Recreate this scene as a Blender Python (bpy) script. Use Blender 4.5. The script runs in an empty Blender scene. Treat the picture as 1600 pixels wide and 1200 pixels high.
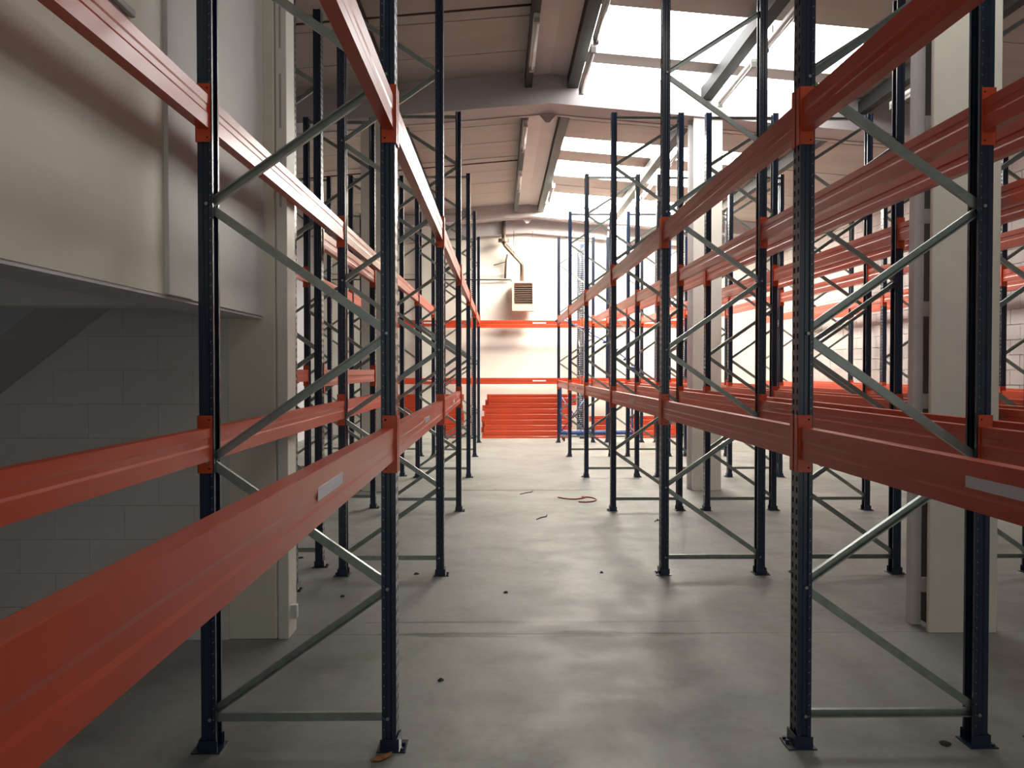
import bpy, math, random
from mathutils import Vector, Matrix
random.seed(4)
S = bpy.context.scene
COL = S.collection
PI = math.pi

# ------------------------------------------------------------------ camera, light, exposure
cd = bpy.data.cameras.new('camera'); cam = bpy.data.objects.new('camera', cd); COL.objects.link(cam)
cd.sensor_width = 36.0; cd.lens = 28.8; cd.clip_start = 0.05
cam.location = (0, 0, 1.725)
cam.rotation_euler = (math.radians(90 - 1.03), 0, math.radians(-0.85))
S.camera = cam
w = bpy.data.worlds.new('world'); S.world = w; w.use_nodes = True
bg = w.node_tree.nodes['Background']; bg.inputs[0].default_value = (0.86, 0.88, 0.84, 1); bg.inputs[1].default_value = 1.05
S.view_settings.view_transform = 'Standard'; S.view_settings.look = 'None'
S.view_settings.gamma = 1; S.view_settings.use_curve_mapping = False
S.view_settings.exposure = 0.0
SKY_NEAR, SKY_MID, SKY_FAR, SKY_END = 3.6, 11.5, 30.0, 105.0
# ------------------------------------------------------------------ materials
def mat(name, col, rough=0.5, metal=0.0, noise=0.0, nscale=8.0, bump=0.0, bscale=40.0, coat=0.0, col2=None, spec=0.5, stretch=None):
    m = bpy.data.materials.new(name); m.use_nodes = True
    nt = m.node_tree; b = nt.nodes['Principled BSDF']
    b.inputs['Base Color'].default_value = (*col, 1); b.inputs['Roughness'].default_value = rough
    b.inputs['Metallic'].default_value = metal; b.inputs['Coat Weight'].default_value = coat
    b.inputs['Coat Roughness'].default_value = 0.15; b.inputs['Specular IOR Level'].default_value = spec
    tc = nt.nodes.new('ShaderNodeTexCoord'); src = tc.outputs['Object']
    if stretch:
        mp = nt.nodes.new('ShaderNodeMapping'); mp.inputs['Scale'].default_value = stretch
        nt.links.new(src, mp.inputs[0]); src = mp.outputs[0]
    if noise or col2:
        n = nt.nodes.new('ShaderNodeTexNoise'); n.inputs['Scale'].default_value = nscale; n.inputs['Detail'].default_value = 6
        n.inputs['Roughness'].default_value = 0.6
        nt.links.new(src, n.inputs['Vector'])
        r = nt.nodes.new('ShaderNodeValToRGB'); r.color_ramp.elements[0].position = 0.35; r.color_ramp.elements[1].position = 0.68
        c2 = col2 or tuple(c * (1 - noise) for c in col)
        r.color_ramp.elements[0].color = (*c2, 1); r.color_ramp.elements[1].color = (*col, 1)
        nt.links.new(n.outputs['Fac'], r.inputs[0]); nt.links.new(r.outputs[0], b.inputs['Base Color'])
    if bump:
        n2 = nt.nodes.new('ShaderNodeTexNoise'); n2.inputs['Scale'].default_value = bscale; n2.inputs['Detail'].default_value = 4
        nt.links.new(src, n2.inputs['Vector'])
        bp = nt.nodes.new('ShaderNodeBump'); bp.inputs['Strength'].default_value = bump; bp.inputs['Distance'].default_value = 0.01
        nt.links.new(n2.outputs['Fac'], bp.inputs['Height']); nt.links.new(bp.outputs[0], b.inputs['Normal'])
    return m
def emat(name, col, st):
    m = bpy.data.materials.new(name); m.use_nodes = True
    b = m.node_tree.nodes['Principled BSDF']
    b.inputs['Base Color'].default_value = (0.8, 0.8, 0.78, 1); b.inputs['Roughness'].default_value = 0.5
    b.inputs['Emission Color'].default_value = (*col, 1); b.inputs['Emission Strength'].default_value = st
    return m
M = {}
M['blue'] = mat('blue_paint', (0.0075, 0.022, 0.055), 0.36, noise=0.25, nscale=5, coat=0.3)
M['orange'] = mat('orange_paint', (0.58, 0.060, 0.018), 0.33, noise=0.16, nscale=3, coat=0.10, bump=0.015, bscale=60, stretch=(1, .15, 1))
M['orange2'] = mat('orange_connector_paint', (0.66, 0.085, 0.02), 0.4, noise=0.12, nscale=9, coat=0.2)
M['galv'] = mat('galvanised_steel', (0.36, 0.40, 0.375), 0.38, metal=0.7, noise=0.22, nscale=14)
M['bare'] = mat('bare_steel_edge', (0.30, 0.33, 0.35), 0.4, metal=0.2)
M['column'] = mat('white_column_paint', (0.84, 0.81, 0.71), 0.5, noise=0.10, nscale=2, bump=0.03)
M['column_steel'] = mat('mauve_white_steel', (0.78, 0.76, 0.77), 0.5, noise=0.12, nscale=4)
M['recess'] = mat('dark_recess', (0.06, 0.055, 0.06), 0.8)
M['cream'] = mat('cream_wall_paint', (0.80, 0.75, 0.62), 0.6, col2=(0.73, 0.69, 0.60), nscale=1.1, bump=0.03, bscale=20)
M['pilaster'] = mat('pale_grey_wall_paint', (0.72, 0.72, 0.69), 0.6, noise=0.08, nscale=2)
M['block'] = mat('grey_painted_block', (0.74, 0.72, 0.68), 0.7, noise=0.10, nscale=1.2, bump=0.08, bscale=60)
M['joint'] = mat('block_joint', (0.68, 0.66, 0.62), 0.8)
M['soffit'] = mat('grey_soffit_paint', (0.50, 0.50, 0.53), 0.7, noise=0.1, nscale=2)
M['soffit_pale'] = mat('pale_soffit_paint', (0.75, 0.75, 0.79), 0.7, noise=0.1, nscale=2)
M['endwall'] = mat('white_end_wall_paint', (0.80, 0.77, 0.70), 0.6, noise=0.06, nscale=0.8, bump=0.03, bscale=14)
M['rightwall'] = mat('white_blockwork_paint', (0.66, 0.62, 0.60), 0.7, noise=0.18, nscale=1.5, bump=0.08)
M['panel'] = mat('roof_liner_panel', (0.48, 0.45, 0.41), 0.6, col2=(0.41, 0.385, 0.35), nscale=1.3, stretch=(.4, 2, 1))
M['ridge'] = mat('ridge_liner', (0.55, 0.51, 0.50), 0.42, noise=0.12, nscale=2)
M['rafter'] = mat('rafter_paint', (0.56, 0.52, 0.53), 0.55, noise=0.08, nscale=2)
M['purlin'] = mat('dark_purlin', (0.035, 0.04, 0.04), 0.6, noise=0.2, spec=0.3)
M['fixture'] = mat('light_fixture_white', (0.72, 0.72, 0.68), 0.35, noise=0.1)
M['glass_tube'] = mat('unlit_tube', (0.85, 0.87, 0.86), 0.12, coat=0.6)
M['label'] = mat('white_sticker', (0.72, 0.70, 0.80), 0.4, noise=0.05)
M['heater'] = mat('heater_casing', (0.62, 0.40, 0.30), 0.45, noise=0.12, nscale=6)
M['grille'] = mat('heater_louvre', (0.16, 0.13, 0.10), 0.35, metal=0.5, noise=0.3)
M['pipe'] = mat('brown_steel_pipe', (0.17, 0.13, 0.09), 0.4, metal=0.3, noise=0.3)
M['conduit'] = mat('grey_conduit', (0.40, 0.40, 0.38), 0.5)
M['rod'] = mat('dark_rod', (0.07, 0.04, 0.035), 0.5)
M['trolley'] = mat('bright_blue_paint', (0.02, 0.06, 0.24), 0.35, noise=0.2, coat=0.3)
M['rubber'] = mat('black_rubber', (0.015, 0.015, 0.015), 0.7)
M['hose'] = mat('red_hose', (0.35, 0.03, 0.03), 0.4)
M['leaf'] = mat('dry_leaf', (0.36, 0.15, 0.04), 0.6, noise=0.4, nscale=30)
M['debris'] = mat('dark_debris', (0.045, 0.035, 0.03), 0.8, noise=0.4, nscale=30)
M['plastic'] = mat('blue_plastic_clip', (0.03, 0.04, 0.2), 0.4)
for k, (c, s) in {'sky_near': ((1, .97, .93), SKY_NEAR), 'sky_mid': ((1, .98, .95), SKY_MID), 'sky_far': ((1, .97, .93), SKY_FAR), 'sky_end': ((1, .93, .79), SKY_END)}.items():
    M[k] = emat('rooflight_' + k, c, s)

# concrete floor: mottled, patched, a little polished
def floor_mat():
    m = bpy.data.materials.new('concrete_floor'); m.use_nodes = True; nt = m.node_tree; N = nt.nodes; Lk = nt.links
    b = N['Principled BSDF']; tc = N.new('ShaderNodeTexCoord')
    def noise(sc, det, stretch=(1, 1, 1), rg=.6):
        mp = N.new('ShaderNodeMapping'); mp.inputs['Scale'].default_value = stretch; Lk.new(tc.outputs['Object'], mp.inputs[0])
        n = N.new('ShaderNodeTexNoise'); n.inputs['Scale'].default_value = sc; n.inputs['Detail'].default_value = det
        n.inputs['Roughness'].default_value = rg; Lk.new(mp.outputs[0], n.inputs['Vector']); return n.outputs['Fac']
    def ramp(f, a, c0, b_, c1):
        r = N.new('ShaderNodeValToRGB'); e = r.color_ramp.elements
        e[0].position = a; e[0].color = (*c0, 1); e[1].position = b_; e[1].color = (*c1, 1); Lk.new(f, r.inputs[0]); return r.outputs[0]
    def mul(a, b_, fac=1.0):
        x = N.new('ShaderNodeMix'); x.data_type = 'RGBA'; x.blend_type = 'MULTIPLY'; x.inputs[0].default_value = fac
        Lk.new(a, x.inputs[6]); Lk.new(b_, x.inputs[7]); return x.outputs[2]
    base = ramp(noise(0.55, 5, (1, .8, 1)), .32, (.198, .205, .185), .68, (.285, .292, .272))
    blot = ramp(noise(1.5, 8, (1, 1, 1), .7), .28, (.66, .65, .62), .50, (1, 1, 1))
    fine = ramp(noise(14, 8, (1, 1, 1), .75), .3, (.86, .86, .84), .6, (1, 1, 1))
    c = mul(mul(base, blot), fine)
    # dirt gathered along the cast joints at the column lines
    sep = N.new('ShaderNodeSeparateXYZ'); Lk.new(tc.outputs['Object'], sep.inputs[0])
    nb = noise(3.0, 6, (1, 3, 1), .7)
    for y0, wd in ((5.30, .16), (5.56, .07), (11.66, .22)):
        s = N.new('ShaderNodeMath'); s.operation = 'SUBTRACT'; Lk.new(sep.outputs[1], s.inputs[0]); s.inputs[1].default_value = y0
        a = N.new('ShaderNodeMath'); a.operation = 'ABSOLUTE'; Lk.new(s.outputs[0], a.inputs[0])
        d = N.new('ShaderNodeMath'); d.operation = 'DIVIDE'; Lk.new(a.outputs[0], d.inputs[0]); d.inputs[1].default_value = wd
        ad = N.new('ShaderNodeMath'); ad.operation = 'ADD'; Lk.new(d.outputs[0], ad.inputs[0]); Lk.new(nb, ad.inputs[1])
        xs = N.new('ShaderNodeMath'); xs.operation = 'SUBTRACT'; Lk.new(sep.outputs[0], xs.inputs[0]); xs.inputs[1].default_value = .30
        x2 = N.new('ShaderNodeMath'); x2.operation = 'MULTIPLY'; Lk.new(xs.outputs[0], x2.inputs[0]); Lk.new(xs.outputs[0], x2.inputs[1])
        x3 = N.new('ShaderNodeMath'); x3.operation = 'MULTIPLY_ADD'; Lk.new(x2.outputs[0], x3.inputs[0]); x3.inputs[1].default_value = .30; Lk.new(ad.outputs[0], x3.inputs[2]); ad = x3
        c = mul(c, ramp(ad.outputs[0], .80, (.33, .32, .30), 1.22, (1, 1, 1)))
    Lk.new(c, b.inputs['Base Color'])
    Lk.new(ramp(noise(2.2, 5), .3, (.44, .44, .44), .7, (.62, .62, .62)), b.inputs['Roughness'])
    bp = N.new('ShaderNodeBump'); bp.inputs['Strength'].default_value = .06; bp.inputs['Distance'].default_value = .01
    Lk.new(noise(30, 6), bp.inputs['Height']); Lk.new(bp.outputs[0], b.inputs['Normal'])
    return m
M['floor'] = floor_mat()

# ------------------------------------------------------------------ helpers
class MB:
    def __init__(s): s.v = []; s.f = []
    def quad(s, a, b, c, d):
        n = len(s.v); s.v += [tuple(a), tuple(b), tuple(c), tuple(d)]; s.f.append((n, n + 1, n + 2, n + 3))
    def box(s, x0, x1, y0, y1, z0, z1):
        n = len(s.v)
        s.v += [(x0, y0, z0), (x1, y0, z0), (x1, y1, z0), (x0, y1, z0), (x0, y0, z1), (x1, y0, z1), (x1, y1, z1), (x0, y1, z1)]
        s.f += [tuple(n + i for i in q) for q in ((0, 3, 2, 1), (4, 5, 6, 7), (0, 1, 5, 4), (1, 2, 6, 5), (2, 3, 7, 6), (3, 0, 4, 7))]
        return s
    def loft(s, rings, closed=True, caps=True):
        n = len(s.v); k = len(rings[0])
        for r in rings: s.v += [tuple(p) for p in r]
        for i in range(len(rings) - 1):
            for j in range(k if closed else k - 1):
                a = n + i * k + j; b = n + i * k + (j + 1) % k
                s.f.append((a, b, b + k, a + k))
        if caps and closed:
            s.f.append(tuple(n + j for j in reversed(range(k)))); s.f.append(tuple(n + (len(rings) - 1) * k + j for j in range(k)))
        return s
    def tube(s, pts, r, seg=8):
        pts = [Vector(p) for p in pts]; rings = []
        for i, p in enumerate(pts):
            t = (pts[min(i + 1, len(pts) - 1)] - pts[max(i - 1, 0)]).normalized()
            up = Vector((0, 0, 1)) if abs(t.z) < .9 else Vector((0, 1, 0))
            a = t.cross(up).normalized(); b = t.cross(a).normalized()
            rr = r[i] if isinstance(r, (list, tuple)) else r
            rings.append([p + (a * math.cos(q) + b * math.sin(q)) * rr for q in [2 * PI * j / seg for j in range(seg)]])
        return s.loft(rings)
    def prism(s, prof, y0, y1, axis='y'):
        if axis == 'y': return s.loft([[(x, y0, z) for x, z in prof], [(x, y1, z) for x, z in prof]])
        if axis == 'x': return s.loft([[(y0, x, z) for x, z in prof], [(y1, x, z) for x, z in prof]])
    def mesh(s, name, m, bevel=0, smooth=False):
        me = bpy.data.meshes.new(name); me.from_pydata(s.v, [], s.f); me.validate(); me.update()
        import bmesh
        bm = bmesh.new(); bm.from_mesh(me); bmesh.ops.recalc_face_normals(bm, faces=bm.faces)
        if bevel: bmesh.ops.bevel(bm, geom=list(bm.edges), offset=bevel, segments=1, affect='EDGES', clamp_overlap=True)
        bm.to_mesh(me); bm.free()
        if smooth:
            for p in me.polygons: p.use_smooth = True
        me.materials.append(m); return me
def link(name, me, parent=None, loc=None, rotz=0.0, **props):
    o = bpy.data.objects.new(name, me); COL.objects.link(o)
    if parent is not None: o.parent = parent
    if loc is not None: o.location = loc
    o.rotation_euler[2] = rotz
    for k, v in props.items(): o[k] = v
    return o
LABELS = {}
def top(o, label, cat, group=None):
    n = len(label.split()); assert 4 <= n <= 16, (n, label)
    assert label not in LABELS, label
    LABELS[label] = 1
    o['label'] = label; o['category'] = cat
    if group: o['group'] = group
    return o
def struct(name, mb, m, parent=None, **kw):
    o = link(name, mb.mesh(name, m, **kw), parent)
    if parent is None: o['kind'] = 'structure'
    return o
def copy_tree(o, parent=None):
    c = o.copy(); COL.objects.link(c)
    if parent is not None: c.parent = parent
    for ch in list(o.children): copy_tree(ch, c)
    return c
LEDGER = ['first', 'second', 'third', 'fourth', 'fifth', 'sixth', 'seventh']

# ------------------------------------------------------------------ dimensions
RIDGE_X, RIDGE_Z, SL = 0.70, 5.90, 0.085
def roof(x): return RIDGE_Z - SL * abs(x - RIDGE_X)
XL, XR, YB, YE = -4.8, 7.3, -4.0, 21.5

# ------------------------------------------------------------------ floor
fl = struct('floor', MB().box(XL, XR, YB, YE, -.20, -.03), M['debris'])
ys = [YB, 5.31, 11.66, YE]
for i in range(3):
    g = .002
    struct('floor_slab', MB().box(XL, XR, ys[i] + (g if i else 0), ys[i + 1] - (g if i < 2 else 0), -.03, 0), M['floor'], fl)

# ------------------------------------------------------------------ outer walls
we = struct('wall_end', MB().box(XL - .2, XR + .2, YE, YE + .2, 0, roof(RIDGE_X)), M['endwall'])
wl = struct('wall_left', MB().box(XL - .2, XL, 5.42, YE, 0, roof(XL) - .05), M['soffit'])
struct('wall_stair_side', MB().box(XL - .2, XL, YB, 5.42, 0, roof(XL) - .05), M['block'])
wr = struct('wall_right', MB().box(XR + .03, XR + .2, YB, YE, 0, roof(XR) - .05), M['joint'])
b = MB(); bh, bw, g = .215, .44, .005
ny = int((roof(XR) - .05) / bh)
for r in range(ny + 1):
    z0 = r * bh; z1 = min(z0 + bh - .010, roof(XR) - .06)
    y = YB - (bw / 2 if r % 2 else 0)
    while y < YE:
        a, c = max(y + g, YB), min(y + bw - g, YE)
        if c - a > .03 and z1 > z0: b.box(XR + random.uniform(0, .003), XR + .04, a, c, z0, z1)
        y += bw
o = struct('blockwork', b, M['rightwall'], wr); o['kind'] = 'stuff'
# unseen wall behind the camera, opening added to let in foreground fill light
bk = struct('wall_back', MB().box(XL - .2, -1.5, YB - .2, YB, 0, roof(XL)).box(5.2, XR + .2, YB - .2, YB, 0, roof(XR)).box(-1.5, 5.2, YB - .2, YB, 3.6, roof(XR)), M['block'])

# ------------------------------------------------------------------ roof: liner panels, rooflights, ridge, rafters, purlins
deck = MB()
for x0, x1 in ((XL - .2, RIDGE_X), (RIDGE_X, XR + .2)):
    deck.loft([[(x0, y, roof(x0) + .04), (x1, y, roof(x1) + .04), (x1, y, roof(x1) + .12), (x0, y, roof(x0) + .12)] for y in (YB - .2, YE + .2)])
ceil = struct('ceiling', deck, M['recess'])
def slab_x(x0, x1, y0, y1, dz=0, th=.035):
    m = MB()
    m.loft([[(x0, y, roof(x0) - dz), (x1, y, roof(x1) - dz), (x1, y, roof(x1) - dz + th), (x0, y, roof(x0) - dz + th)] for y in (y0, y1)])
    return m
y = YB
while y < YE - .01:
    y1 = min(y + 1.05, YE)
    struct('roof_panel', slab_x(XL, .42, y + .012, y1 - .012, dz=random.uniform(0, .006)), M['panel'], ceil)
    y = y1
for y0, y1 in ((YB, 5.3), (5.8, 11.5), (12.05, 20.55), (20.95, YE)):
    m = MB(); m.loft([[(.36, y, roof(.42) - .06), (RIDGE_X, y, roof(RIDGE_X) - .05), (1.02, y, roof(1.0) - .06), (1.02, y, roof(1.0) + .0), (RIDGE_X, y, roof(RIDGE_X)), (.36, y, roof(.36) + .0)] for y in (y0, y1)])
    struct('ridge_lining', m, M['ridge'], ceil)
SX0, SX1 = 1.14, 4.4
lights = [(2.6, 3.9, 'sky_near'), (4.5, 5.2, 'sky_near'), (9.35, 10.72, 'sky_mid'), (11.10, 11.50, 'sky_mid'),
          (14.65, 15.5, 'sky_far'), (16.25, 17.5, 'sky_far'), (19.15, 20.50, 'sky_end')]
cuts = []; y = YB
for a, c, k in lights:
    n = max(1, round((a - y) / 1.05))
    for i in range(n): cuts.append((y + (a - y) * i / n, y + (a - y) * (i + 1) / n, None))
    cuts.append((a, c, k)); y = c
cuts.append((y, YE, None))
for a, c, k in cuts:
    if k:
        struct('roof_panel', slab_x(.98, SX0, a, c), M['panel'], ceil)
        struct('roof_panel', slab_x(SX1, XR, a + .012, c - .012), M['panel'], ceil)
        for xa, xb in ((SX0, 2.86), (2.94, SX1)):
            struct('rooflight', slab_x(xa, xb, a, c), M[k], ceil)
        struct('rooflight_bar', slab_x(2.86, 2.94, a, c, dz=.03), M['rafter'], ceil)
    else:
        struct('roof_panel', slab_x(.98, XR, a + .012, c - .012, dz=random.uniform(0, .006)), M['panel'], ceil)
# rafters
def rafter(y0, y1, z_under):
    m = MB()
    def prof(x, dz): return roof(x) - dz
    dep = RIDGE_Z - z_under
    for x0, x1 in ((XL, RIDGE_X), (RIDGE_X, XR)):
        m.loft([[(x0, y, roof(x0) - dep), (x1, y, roof(x1) - dep), (x1, y, roof(x1)), (x0, y, roof(x0))] for y in (y0, y1)])
    return m
n = 0
for y0, y1, zu, p in ((5.30, 5.78, 5.45, 1), (11.52, 12.02, 5.45, 1), (20.60, 20.92, 5.575, 1), (21.28, 21.5, 5.27, 0)):
    n += 1
    rf = struct('trim_%d' % n, rafter(y0, y1, zu), M['rafter']); rf['label'] = 'white painted roof rafter with a low ridge'
    lip = MB()
    for x0, x1 in ((XL, RIDGE_X), (RIDGE_X, XR)):
        d = RIDGE_Z - zu
        lip.loft([[(x0, y, roof(x0) - d - .014), (x1, y, roof(x1) - d - .014), (x1, y, roof(x1) - d), (x0, y, roof(x0) - d)] for y in (y1 - .03, y1 + .03)])
    struct('flange', lip, M['rafter'], rf)
    if p:
        gs = MB(); zz = zu - .005
        gs.loft([[(RIDGE_X - .14, y, zz), (RIDGE_X + .14, y, zz), (RIDGE_X + .03, y, zz - .13), (RIDGE_X - .03, y, zz - .13)] for y in (y1 - .04, y1 - .02)])
        struct('ridge_gusset', gs, M['rafter'], rf)
# purlins in each bay
bays = [(YB, 5.30), (5.78, 11.52), (12.02, 20.60)]
pc = 4
for px, wd, dp in ((.40, .10, .17), (1.02, .15, .17), (2.90, .15, .17), (-1.55, .12, .17), (5.1, .12, .17)):
    for y0, y1 in bays:
        pc += 1
        zt = roof(px) - .045
        struct('trim_%d' % pc, MB().box(px - wd / 2, px + wd / 2, y0, y1, zt - dp, zt), M['purlin'])
# longitudinal eaves beam on right
struct('trim_right', MB().box(XR - .2, XR, YB, YE, roof(XR) - .42, roof(XR) - .18), M['purlin'])

# tube light fixtures under the purlins
def fixture_proto():
    r = link('tube_light', None)
    link('housing', MB().box(-.035, .035, -.75, .75, 0, .05).mesh('housing', M['fixture'], bevel=.006), r)
    link('tube', MB().tube([(0, -.70, -.025), (0, .70, -.025)], .016, 10).mesh('tube', M['glass_tube'], smooth=True), r)
    e = MB().box(-.03, .03, -.75, -.70, -.05, .0).mesh('end_cap', M['conduit'])
    link('end_cap', e, r); link('end_cap', MB().box(-.03, .03, .70, .75, -.05, .0).mesh('end_cap', M['conduit']), r)
    hm = MB().box(-.006, .006, -.005, .005, .05, .16).mesh('hanger', M['conduit'])
    link('hanger', hm, r, (0, -.495, 0)); link('hanger', hm, r, (0, .495, 0))
    return r
fx = fixture_proto(); used = False
spots = [(.40, 9.6, 'first roof bay ahead, left ridge purlin'), (.40, 13.4, 'second roof bay, left ridge purlin, nearer end'), (.40, 16.6, 'second roof bay, left ridge purlin, farther end'),
         (1.10, 8.7, 'first roof bay ahead, right ridge purlin, nearer end'), (1.10, 10.4, 'first roof bay ahead, right ridge purlin, farther end'), (1.10, 17.6, 'second roof bay, right ridge purlin, beside rooflight'),
         (2.99, 8.5, 'first roof bay ahead, crossing the rooflights, nearer end'), (2.99, 10.4, 'first roof bay ahead, crossing the rooflights, farther end'),
         (2.99, 14.4, 'second roof bay, crossing the rooflights, nearer end'), (2.99, 16.6, 'second roof bay, crossing the rooflights, farther end'),
         (5.1, 9.9, 'first roof bay ahead, right of the white column')]
for x, y, wd in spots:
    o = fx if not used else copy_tree(fx); used = True
    o.location = (x, y, roof(x) - .045 - .17 - .16 + (0.0 if x in (.40, 5.1) else .0))
    top(o, 'unlit white tube light in ' + wd, 'light', 'tube lights under the roof purlins')
# thin tie rods
for y, wd in ((9.15, 'nearer'), (15.9, 'farther')):
    o = link('tie_rod', MB().tube([(XL, y, roof(XL) - .13), (RIDGE_X - .3, y, roof(RIDGE_X) - .13)], .013, 6).mesh('tie_rod', M['rod'], smooth=True))
    top(o, 'thin dark tie rod below the left roof slope, %s of the two' % wd, 'rod', 'roof tie rods')

# ------------------------------------------------------------------ columns
def column(name, x0, x1, y0, side):
    """cladding board in front of a battened twin channel; side is where the open channel edge shows"""
    cx = (x0 + x1) / 2; r = link(name, None, None, (cx, y0 + .15, 0)); r['kind'] = 'structure'
    hh = roof(cx) - .45 + .02; hw = (x1 - x0) / 2
    link('casing', MB().box(-hw, hw, -.15, -.115, 0, hh).mesh('casing', M['column'], bevel=.006), r)
    link('web', MB().box(-hw + .10, hw - .10, -.115, .17, 0, hh).mesh('web', M['recess']), r)  # dark colour stands in for shade in the gap behind the casing
    cm = MB().box(-.033, .033, .03, .11, 0, hh).mesh('channel', M['column_steel'], bevel=.004)
    for sd in (-1, 1): link('channel', cm, r, (sd * (hw - .010), 0, 0))
    bt = MB().box(-.02, .02, .034, .048, 0, .10).mesh('batten', M['column_steel'])
    z = .22
    while z < hh - .1:
        for sd in (-1, 1): link('batten', bt, r, (sd * (hw - .063), 0, z))
        z += .62
    return r
column('trim_21', 2.80, 3.25, 5.28, -1)
column('trim_22', 2.73, 3.14, 11.56, -1)
column('trim_23', 2.73, 3.14, 20.35, -1)
column('trim_24', -1.95, -1.50, 11.56, 1)
column('trim_25', -1.95, -1.50, 20.35, 1)
# near left column built against the stair enclosure
nc = link('trim_26', None, None, (-1.58, 5.225, 0)); nc['kind'] = 'structure'
hh = roof(-1.58) - .43
link('casing', MB().box(-.15, .155, 0, .22, 0, hh).mesh('casing', M['cream'], bevel=.006), nc)
link('web', MB().box(.155, .165, .02, .20, 0, hh).mesh('web', M['column_steel']), nc)
link('channel', MB().box(.165, .232, .0, .20, 0, hh).mesh('channel', M['column'], bevel=.004), nc)
slm = MB().box(.186, .200, -.0012, .0, 0, .34).mesh('slot_shade', M['conduit'])  # thin grey strips paint the shade of open slots onto the channel
for z in (2.75, 3.25, 3.75, 4.25): link('slot_shade', slm, nc, (0, 0, z))
o = link('cable_box', MB().box(-.025, .025, -.02, .02, 0, .09).mesh('cable_box', M['fixture'], bevel=.004), None, (-1.33, 5.28, .12))
top(o, 'small white cable box low on the edge of the left column', 'box')

# ------------------------------------------------------------------ stair enclosure on the left
# cross wall facing the camera, blockwork built block by block
cw = struct('wall_cross', MB().box(XL, -1.72, 5.2475, 5.44, 0, roof(XL) - .02), M['joint'])
me_cache = {}
def block_mesh(w):
    k = round(w, 3)
    if k not in me_cache: me_cache[k] = MB().box(0, w - .0018, -.02, .0, 0, .215 - .0018).mesh('block', M['block'])
    return me_cache[k]
for r in range(10):
    x = -1.725; first = True
    while x > -4.75:
        wv = .22 if (first and r % 2) else .44
        first = False
        x0 = max(x - wv, XL)
        if x - x0 > .1: link('block', block_mesh(x - x0), cw, (x0, 5.2465 - random.uniform(0, .0012), r * .215))
        x = x0
# overhanging cream wall and its underside
ow = struct('wall_overhang', MB().box(-1.75, -1.50, YB, 5.225, 2.06, roof(-1.75) - .01), M['cream'])
struct('underside', MB().box(-1.755, -1.505, YB, 5.22, 2.045, 2.06), M['soffit_pale'], ow)
struct('pilaster', MB().box(-1.51, -1.482, 3.70, 3.99, 2.06, roof(-1.5) - .05), M['pilaster'], ow, bevel=.003)
struct('upper_lining', MB().box(-1.51, -1.495, 3.99, 5.22, 2.06, roof(-1.5) - .05), M['pilaster'], ow)
struct('trim_27', MB().box(XL, -1.757, 4.30, 4.50, 2.057, 2.50), M['soffit_pale'])
sf = struct('trim_28', MB().box(XL, -1.757, YB, 5.22, 2.50, 2.65), M['soffit_pale'])
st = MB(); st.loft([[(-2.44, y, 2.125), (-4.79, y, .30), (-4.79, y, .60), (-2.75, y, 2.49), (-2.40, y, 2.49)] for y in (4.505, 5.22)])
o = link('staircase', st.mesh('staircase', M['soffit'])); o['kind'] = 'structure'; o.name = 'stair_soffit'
o = link('cable_trunking', MB().box(-.022, .0, 0, 2.2, -.012, .018).mesh('cable_trunking', M['conduit'], bevel=.003), None, (-1.476, 1.17, 3.16))
top(o, 'short grey cable trunking high on the cream wall at top left', 'trunking')
o.location.x = -1.476; o.location.z = 3.16

# ------------------------------------------------------------------ pallet rack parts
UP_H, FD = 4.82, 0.81
HX, HY = .0325, .045                                             # half sizes of an upright (x outward, y)
def upright_mesh(fine=True):
    m = MB(); x = -HX; pitch = .05; n = int((UP_H - .1) / pitch)
    def sheet_x(xx, y0, y1, z0, z1): m.quad((xx, y0, z0), (xx, y1, z0), (xx, y1, z1), (xx, y0, z1))
    if fine:
        for y0, y1 in ((-HY, -.031), (-.015, .015), (.031, HY)): sheet_x(x, y0, y1, 0, UP_H)
        for y0, y1 in ((-.031, -.015), (.015, .031)):
            sheet_x(x, y0, y1, 0, .06)
            for i in range(n):
                z = .06 + i * pitch + .024
                sheet_x(x, y0, y1, z, z + pitch - .024 if i < n - 1 else UP_H)
        # flanges with a shallow fold and returned lips
        for s in (-1, 1):
            pr = [(-HX, s * HY), (-.012, s * HY), (-.006, s * (HY - .006)), (.010, s * (HY - .006)), (.016, s * HY), (HX, s * HY), (HX, s * (HY - .016))]
            m.loft([[(a, c, z) for a, c in pr] for z in (0, UP_H)], closed=False)
    return m.mesh('upright', M['blue'])
UPM = upright_mesh()
def slot_mesh():
    m = MB(); z = .09
    while z < UP_H - .05:
        for s in (-1, 1):
            yy = s * (HY + .0008)
            m.quad((.019, yy, z), (.026, yy, z + .006), (.026, yy, z + .009), (.019, yy, z + .003))
        z += .05
    return m.mesh('slot_edges', M['bare'])
SLM = slot_mesh()
def base_mesh():
    m = MB().box(-.075, .055, -.062, .062, 0, .006)
    m.box(-.044, .040, -.0515, -.0455, .006, .055).box(-.044, .040, .0455, .0515, .006, .055)
    m.box(-.044, -.038, -.0515, .0515, .006, .06)
    m.tube([(-.06, .0, .006), (-.06, .0, .022)], .009, 6).tube([(-.058, .045, .006), (-.058, .045, .016)], .009, 6)
    return m.mesh('base_plate', M['blue'])
BPM = base_mesh()
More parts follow.
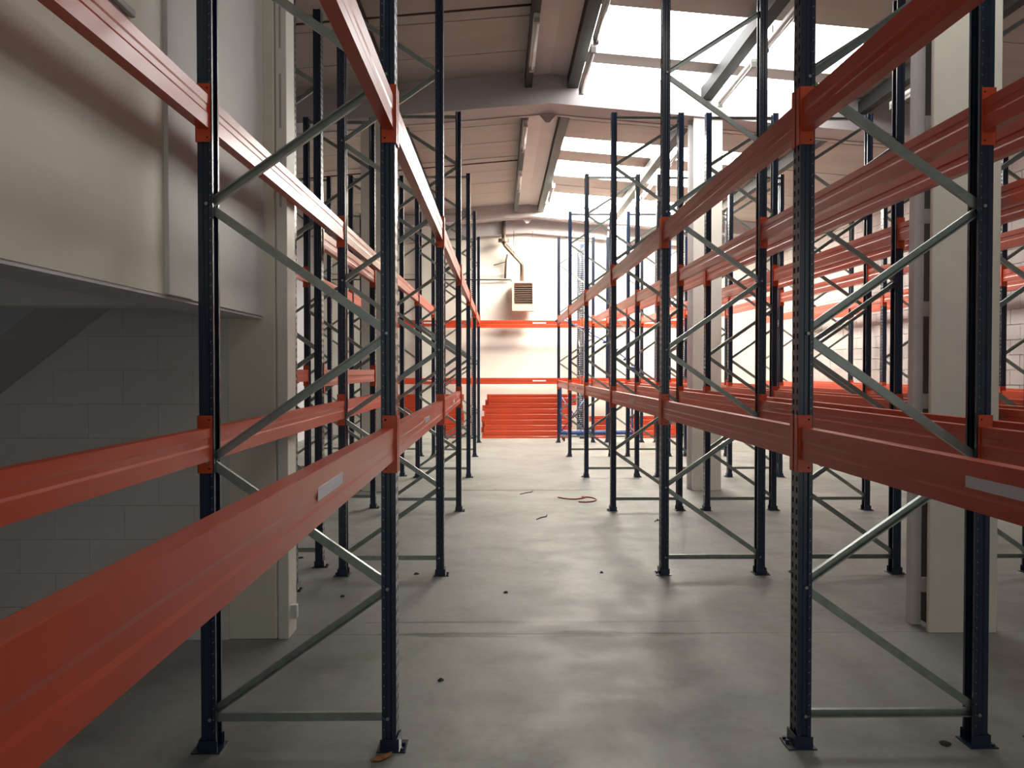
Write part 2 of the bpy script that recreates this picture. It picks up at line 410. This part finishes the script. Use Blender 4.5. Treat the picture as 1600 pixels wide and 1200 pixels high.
def brace_mesh(p0, p1, side):
    # U channel from p0 to p1 in the frame plane (x,z); open towards side*y
    a = Vector((p0[0], 0, p0[1])); b_ = Vector((p1[0], 0, p1[1])); t = (b_ - a).normalized(); u = Vector((-t.z, 0, t.x)); d = Vector((0, side, 0))
    W, D, T = .019, .012, .0025
    prof = [(-W, D), (-W, -D), (W, -D), (W, D), (W - .006, D), (W - .006, D - T), (W - T, D - T), (W - T, -D + T), (-W + T, -D + T), (-W + T, D - T), (-W + .006, D - T), (-W + .006, D)]
    m = MB(); m.loft([[p + u * i + d * j for i, j in prof] for p in (a, b_)])
    return m.mesh('brace', M['galv'])
NODES = []; z = .16
k = 0
while z < 4.70: NODES.append((k, z)); z += .575; k += 1
BR = []
for i in range(8):
    z0 = .165 + i * .575; z1 = min(z0 + .555, 4.70)
    f0, f1 = (FD, 0) if i % 2 == 0 else (0, FD)                  # starts at the back upright
    xa = .016 if f0 == 0 else FD - .016; xb = .016 if f1 == 0 else FD - .016
    BR.append(brace_mesh((xa, z0 + .01), (xb, z1), 1 if i % 2 == 0 else -1))
HB = [brace_mesh((.012, .145), (FD - .012, .145), -1), brace_mesh((.012, UP_H - .05), (FD - .012, UP_H - .05), -1)]
def bolt_mesh():
    m = MB().tube([(0, -HY - .007, 0), (0, -HY + .001, 0), (0, -HY + .002, 0), (0, HY - .002, 0), (0, HY - .001, 0), (0, HY + .007, 0)], [.008, .008, .005, .005, .008, .008], 6)
    return m.mesh('bolt', M['galv'])
BOM = bolt_mesh()
bolt_z = {0: [.145] + [.165 + .575 * i - .008 for i in (1, 3, 5, 7)], 1: [.145] + [.165 + .575 * i - .008 for i in (2, 4, 6)]}
def frame_proto(with_bolts):
    r = link('pallet_rack_upright', None)
    for k, (x, rz) in enumerate(((0, 0), (FD, PI))):
        u = link('upright', UPM, r, (x, 0, .004), rz)
        link('base_plate', BPM, u, (0, 0, -.004))
        if with_bolts:
            s = link('slot_edges', SLM, u, (0, 0, 0)); s['kind'] = 'stuff'
            for z in bolt_z[k]: link('bolt', BOM, u, (.006, 0, z))
    for m in BR: link('brace', m, r)
    for m in HB: link('horizontal_brace', m, r)
    return r
ZF = [.66, 3.72, 6.86, 9.96, 13.06, 16.16, 19.26]
FP = frame_proto(True); FP2 = frame_proto(False); _used = {}
def place_frame(x, y, rz, label, group, near=False):
    p = FP if near else FP2
    if id(p) in _used: o = copy_tree(p)
    else: o = p; _used[id(p)] = 1
    o.location = (x, y, 0); o.rotation_euler = (0, 0, rz)
    if abs(y - ZF[2]) < .01:
        h2 = [c for c in o.children if c.name.startswith('horizontal_brace') and c.data == HB[1]]
        for c in h2: bpy.data.objects.remove(c)
    return top(o, label, 'rack frame', group)

# beams: local outer face towards -x, running +y from 0
BH = .145
def beam_mesh(L):
    xo = -.028; xi = .022
    prof = [(xo, 0), (xi, 0), (xi, BH * .42), (xi - .0028, BH * .49), (xi - .0028, BH * .66), (xi, BH * .72), (xi, BH), (xi - .004, BH + .001),
            (xo + .004, BH + .001), (xo, BH), (xo, BH * .60), (xo + .0028, BH * .53), (xo + .0028, BH * .35), (xo, BH * .28)]
    m = MB(); m.prism(prof, .004, L - .004); return m.mesh('beam_tube', M['orange'])
def plate_grid(m, x0, x1, z0, z1, y0, y1, holes):
    xs = sorted({x0, x1} | {v for h in holes for v in (h[0] - h[2], h[0] + h[2])})
    zs = sorted({z0, z1} | {v for h in holes for v in (h[1] - h[2], h[1] + h[2])})
    for i in range(len(xs) - 1):
        for j in range(len(zs) - 1):
            cx, cz = (xs[i] + xs[i + 1]) / 2, (zs[j] + zs[j + 1]) / 2
            if any(abs(cx - h[0]) < h[2] and abs(cz - h[1]) < h[2] for h in holes): continue
            m.box(xs[i], xs[i + 1], y0, y1, zs[j], zs[j + 1])
def conn_mesh(end):
    m = MB(); z0, z1 = -.058, .200; s = 1 if end == 0 else -1
    y0, y1 = sorted((0, s * .004))
    plate_grid(m, -.040, .026, z0, z1, y0, y1, [(.012, z0 + .02, .004), (.012, z1 - .02, .004)])
    y2, y3 = sorted((s * .004, -s * .036))
    m.box(-.040, -.036, y2, y3, z0, z1)
    return m.mesh('connector', M['orange2'])
CM = [conn_mesh(0), conn_mesh(1)]
LAB = MB().box(-.0294, -.0282, 0, .33, 0, .034).mesh('label_sticker', M['label'])
_bp = {}
def beam_proto(L, sticker):
    r = link('rack_crossbar', None)
    link('beam_tube', beam_mesh(L), r)
    link('connector', CM[0], r); link('connector', CM[1], r, (0, L, 0))
    if sticker is not None: link('label_sticker', LAB, r, (0, sticker, .065))
    return r
def place_beam(x, y, z, rz, L, label, group, sticker=None):
    k = (round(L, 3), sticker)
    if k in _bp: o = copy_tree(_bp[k])
    else: o = _bp[k] = beam_proto(L, sticker)
    o.location = (x, y, z); o.rotation_euler = (0, 0, rz)
    return top(o, label, 'rack beam', group)

LOW, UPR = 1.318, 2.792
def row(x_front, x_back, zs, word, bayword0, facing, levels, frames_skip=(), near=2, open_front=(), stick=None):
    """facing -1: front faces -x; +1: front faces +x"""
    rz = 0 if facing < 0 else PI
    for i, z in enumerate(zs):
        if i in frames_skip: continue
        pos = LEDGER[i + bayword0 - 1] if i + bayword0 >= 1 else 'unseen nearest'
        place_frame(x_front, z, rz, 'dark blue upright frame, %s from the camera in the %s' % (pos, word), 'upright frames of the ' + word, near=(i + bayword0 <= near))
    for i in range(len(zs) - 1):
        L = zs[i + 1] - zs[i] - 2 * HY
        for lv, side in levels(i):
            zz = {'lower': LOW, 'upper': UPR, 'middle': 1.575}[lv]
            front = side == 'front'
            sx = -facing if front else facing                       # outward direction is -sx... see below
            x = x_front if front else x_back
            out_neg = (facing < 0) == front                         # outward face points to -x
            lab = '%s %s orange beam of the %s, %s bay from camera' % (lv, side, word, LEDGER[i + bayword0])
            st = stick(i, lv, side) if stick else None
            if out_neg: place_beam(x, zs[i] + HY, zz, 0, L, lab, 'beams of the ' + word, st)
            else: place_beam(x, zs[i + 1] - HY, zz, PI, L, lab, 'beams of the ' + word, st)
full = [('lower', 'front'), ('lower', 'back'), ('upper', 'front'), ('upper', 'back')]
# left aisle rack: lower beams only in the first three bays
def lv_L(i): return full if i < 3 else ([('upper', 'front'), ('upper', 'back')] if i < 5 else [('upper', 'front')])
row(-.50, -1.31, ZF, 'left aisle rack', 0, 1, lv_L,
    stick=lambda i, lv, sd: (1.22 if i == 0 else 1.32) if (lv == 'lower' and sd == 'front') else None)
row(1.382, 2.192, ZF, 'right aisle rack', 0, -1, lambda i: full,
    stick=lambda i, lv, sd: 1.32 if (lv == 'lower' and sd == 'front' and i in (0, 2, 4)) else None)
row(2.53, 3.34, ZF[1:], 'second right rack', 1, -1, lambda i: full, near=0)
row(3.68, 4.49, ZF[1:], 'third right rack', 1, -1, lambda i: full, near=0)
row(6.15, 6.96, ZF[2:], 'rack along the right wall', 1, -1, lambda i: full, near=0)
row(-1.575, -2.385, [7.17, 10.20, 13.23, 16.26], 'second left rack', 1, 1, lambda i: [('middle', 'front'), ('middle', 'back'), ('upper', 'front'), ('upper', 'back')] if i < 1 else [('upper', 'back')], near=0)
place_frame(-1.62, 6.40, PI, 'dark blue upright frame standing just behind the white wall corner at left', 'upright frames of the second left rack')
for i, y in enumerate((13.3, 16.4)):
    place_frame(-2.75, y, PI, 'dark blue upright frame deep in the left corner, %s of the pair' % ('nearer', 'farther')[i], 'upright frames in the left corner')

# end wall rack (beams run across the room)
EX = [-3.36, -.66, 2.04, 4.74]; EY = 20.35
def eplace_frame(x, label): 
    o = copy_tree(FP2); o.location = (x, EY, 0); o.rotation_euler = (0, 0, PI / 2); return top(o, label, 'rack frame', 'upright frames of the end wall rack')
for i, x in enumerate(EX):
    eplace_frame(x, 'dark upright frame of the end wall rack, %s from the left' % LEDGER[i])
for i in range(3):
    L = EX[i + 1] - EX[i] - 2 * HY
    for lv, zz in (('lower', LOW + .04), ('upper', UPR)):
        for sd in ('front', 'back'):
            lab = '%s %s orange beam of the end wall rack, %s bay from left' % (lv, sd, LEDGER[i])
            # local outer -x must face -y (front): rotate +90deg -> local -x -> -y, local +y -> -x
            if sd == 'front': place_beam(EX[i + 1] - HY, EY, zz, PI / 2, L, lab, 'beams of the end wall rack', .85)
            else: place_beam(EX[i] + HY, EY + FD, zz, -PI / 2, L, lab, 'beams of the end wall rack', None)

# stacks of spare beams lying under the end wall rack
def spare_proto(L):
    r = link('spare_crossbar', None)
    m = MB(); T = .05; Hh = .1368
    prof = [(0, 0), (T, 0), (T, Hh), (0, Hh), (0, Hh * .62), (.008, Hh * .56), (.008, Hh * .38), (0, Hh * .32)]
    m.loft([[(x, a, c) for a, c in prof] for x in (0, L)])
    link('beam_tube', m.mesh('beam_tube', M['orange']), r)
    c = MB().box(-.004, 0, -.006, .058, -.0, .1368).box(-.004, .03, -.006, -.002, 0, .1368).mesh('connector', M['orange2'])
    link('connector', c, r); link('connector', c, r, (L + .004, 0, 0))
    return r
def stack(x0, L, layers, where, top_in=0.0, rows=4):
    p = spare_proto(L); first = True
    for k in range(layers):
        for j in range(rows):
            if k > 5 and j > 2: continue
            o = p if first else copy_tree(p); first = False
            dx = random.uniform(-.06, .06) + (top_in if k >= layers - 2 else 0)
            o.location = (x0 + dx, 20.46 + j * .085 + random.uniform(-.006, .006), k * .1375 + .0)
            top(o, 'spare orange beam, %s from the floor, %s row of the %s' % ((LEDGER + ['topmost'])[k], ('front', 'rear')[j], where), 'rack beam', 'spare beams in the ' + where)
stack(-.42, 2.15, 8, 'middle floor stack', .10, 2)
stack(-3.12, 2.15, 8, 'left floor stack', .0, 2)
stack(2.30, 2.15, 4, 'right floor stack', .0, 2)

# ------------------------------------------------------------------ blue trolley at the far right of the aisle
t = link('wheeled_trolley', None, None, (1.44, 19.55, 0))
top(t, 'blue steel wheeled trolley standing behind the last right aisle frame', 'trolley')
fr = MB().box(0, 1.75, 0, .04, .16, .23).box(0, 1.75, .46, .50, .16, .23)
for x in (0, .57, 1.14, 1.71): fr.box(x, x + .04, .04, .46, .17, .22)
link('base_frame', fr.mesh('base_frame', M['trolley'], bevel=.003), t)
for x in (0.0, 1.71):
    hp = MB().box(x, x + .04, 0, .04, .23, 1.32).box(x, x + .04, .46, .50, .23, 1.32).box(x, x + .04, 0, .50, 1.32, 1.36)
    link('end_hoop', hp.mesh('end_hoop', M['trolley'], bevel=.003), t)
link('cross_brace', MB().tube([(.04, .02, .25), (.62, .02, 1.05)], .012, 6).tube([(.04, .02, 1.05), (.62, .02, .25)], .012, 6).mesh('cross_brace', M['trolley'], smooth=True), t)
for x in (.10, 1.65):
    for y in (.03, .47):
        c = link('caster', MB().tube([(-.016, 0, .065), (.016, 0, .065)], .065, 14).mesh('caster', M['rubber']), t, (x, y, 0))
        link('fork', MB().box(-.024, -.018, -.02, .02, .06, .155).box(.018, .024, -.02, .02, .06, .155).box(-.024, .024, -.03, .03, .150, .16).mesh('fork', M['galv']), c)

rp = []
for i in range(13):
    a = i / 12; rp.append((1.40 + 1.94 * a, 19.319, 2.86 - 1.25 * a ** 1.6 + .03 * math.sin(i * 2.1)))
ro = link('blue_rope', None, None, (2.3, 19.319, 2.2)); top(ro, 'slack blue rope with knots strung between far right frames', 'rope')
link('cord', MB().tube([(x - 2.3, y - 19.319, z - 2.2) for x, y, z in rp], .014, 6).mesh('cord', M['plastic'], smooth=True), ro)
kn = MB().tube([(-.10, 0, -.01), (-.05, .0, .02), (.05, .0, -.01), (.10, 0, .03)], [.015, .04, .035, .012], 8).mesh('knot', M['plastic'], smooth=True)
for i in (0, 2, 4, 7, 8, 10, 11, 12):
    x, y, z = rp[i]; link('knot', kn, ro, (x - 2.3, y - 19.319, z - 2.2))

# ------------------------------------------------------------------ unit heater on the end wall
h = link('unit_heater', None, None, (.60, 20.98, 3.22)); top(h, 'pinkish beige unit heater hung high on the end wall', 'heater')
HW, HH, HD = .285, .76, .40
cs = MB().box(-HW, HW, 0, HD, 0, .17).box(-HW, -HW + .05, 0, HD, .17, HH).box(HW - .05, HW, 0, HD, .17, HH).box(-HW + .05, HW - .05, 0, HD, HH - .05, HH).box(-HW + .05, HW - .05, .10, HD, .17, HH - .05)
link('casing', cs.mesh('casing', M['heater']), h)
lv = MB(); lv.box(-.25, .25, -.004, .0, 0, .0) if False else None
for i in range(9):
    z = .185 + i * .054
    s = MB().loft([[(x, .015, z), (x, .07, z + .035), (x, .07, z + .041), (x, .015, z + .006)] for x in (-HW + .055, HW - .055)])
    link('louvre', s.mesh('louvre', M['grille']), h)
link('badge', MB().tube([(.17, -.006, .08), (.17, 0, .08)], .035, 12).mesh('badge', M['fixture']), h)
for x, y in ((-.24, .1), (.24, .1)):
    link('hanging_rod', MB().tube([(x, y, HH), (x, y, 5.27 - 3.22 - .0)], .008, 6).mesh('hanging_rod', M['rod']), h)
fl_ = link('flue_pipe', MB().tube([(-.03, .2, HH), (-.03, .2, HH + .42), (-.07, .2, HH + .52), (-.46, .2, HH + .94), (-.50, .2, HH + 1.0), (-.50, .2, 5.86 - 3.22)], .055, 12).mesh('flue_pipe', M['pipe'], smooth=True), h)
link('flue_collar', MB().tube([(-.50, .2, 1.78), (-.50, .2, 1.86)], .14, 14).mesh('flue_collar', M['pipe']), h)
g1 = link('gas_pipe', MB().tube([(-4.7, 21.42, 4.06), (.28, 21.42, 4.06), (.31, 21.40, 4.02)], .020, 8).mesh('gas_pipe', M['pipe'], smooth=True))
top(g1, 'thick brown pipe running along the end wall to the heater', 'pipe')
g2 = link('gas_pipe', MB().tube([(-4.7, 21.44, 4.20), (.20, 21.44, 4.20)], .010, 8).mesh('gas_pipe', M['conduit'], smooth=True))
top(g2, 'thin grey conduit above the brown pipe on the end wall', 'pipe')
g3 = link('elbow_bracket', MB().tube([(.14, 21.40, 4.09), (.16, 21.40, 4.55), (.20, 21.40, 4.72)], .028, 8).tube([(.15, 21.40, 4.52), (-.16, 21.42, 4.44)], .012, 6).mesh('elbow_bracket', M['pipe'], smooth=True))
top(g3, 'brown vertical pipe stub with bracket left of the heater', 'pipe')
# pipes rising on the end wall at the far left
for i, x in enumerate((-2.05, -1.85)):
    o = link('wall_pipe', MB().tube([(x, 21.42, .3), (x, 21.42, 5.2)], .03, 8).mesh('wall_pipe', M['conduit'], smooth=True))
    top(o, 'grey vertical pipe on the end wall behind left racks, %s one' % ('left', 'right')[i], 'pipe')

# ------------------------------------------------------------------ small things on the floor
pts = []
for i in range(40):
    a = i / 39
    if a < .35: pts.append((.78 + a * 1.1, 10.95 - .15 * math.sin(a * 9), .008))
    else:
        q = (a - .35) / .65 * PI * 1.15 - PI * .5
        pts.append((1.10 + .17 * math.cos(q), 10.78 - .22 * math.sin(q), .008))
o = link('red_hose', MB().tube(pts, .009, 6).mesh('red_hose', M['hose'], smooth=True)); top(o, 'thin red hose curled on the aisle floor', 'hose')
o = link('dry_leaf', None)
me = MB()
R = [(-.0, -.05, .012), (-.022, -.015, .004), (-.018, .03, .012), (0, .06, .02), (.018, .03, .010), (.022, -.015, .006)]
me.v = R + [(a, b_, c - .0025) for a, b_, c in R]; me.f = [(0, 1, 2, 3), (0, 3, 4, 5), (9, 8, 7, 6), (11, 10, 9, 6)] + [(i, (i + 1) % 6, (i + 1) % 6 + 6, i + 6) for i in range(6)]
bpy.data.objects.remove(o)
o = link('dry_leaf', me.mesh('dry_leaf', M['leaf']), None, (-.53, 3.60, 0), -1.0); top(o, 'curled orange dry leaf by the foot of the nearest left upright', 'leaf')
for i, (x, y, l, a, word) in enumerate(((.28, 11.25, .35, .8, 'across the aisle near the red hose'), (.42, 9.35, .32, .9, 'in the middle of the aisle'), (1.75, 9.2, .14, .7, 'beside the right aisle rack'))):
    o = link('cord_scrap', MB().tube([(0, 0, .005), (l * .4, .03, .006), (l * .7, .02, .005), (l, .08, .005)], .006, 5).mesh('cord_scrap', M['debris']), None, (x, y, 0), a)
    top(o, 'thin dark cord scrap lying ' + word, 'scrap', 'cord scraps')
for i, (px, py, s, word) in enumerate(((650, 898, .028, 'left of the second left aisle upright'), (790, 928, .020, 'in the aisle centre'), (941, 897, .02, 'in front of the second right upright'),
                                       (535, 933, .022, 'near the left frame feet'), (1487, 1172, .03, 'near the nearest right frame'), (470, 872, .03, 'behind the white wall corner'), (688, 1066, .018, 'just right of the nearest left frame'))):
    Z = 1280 * 1.725 / (py - 577); X = (px - 781) * Z / 1280
    m = MB(); k = 7
    m.loft([[(math.cos(2 * PI * j / k) * s * random.uniform(.6, 1.2) * q, math.sin(2 * PI * j / k) * s * random.uniform(.6, 1.1) * q, zz) for j in range(k)] for q, zz in ((1, 0.0), (.8, .008), (.35, .014))])
    o = link('debris_crumb', m.mesh('debris_crumb', M['debris']), None, (X, Z, 0)); top(o, 'dark crumb of debris on the floor ' + word, 'debris', 'debris crumbs on the floor')
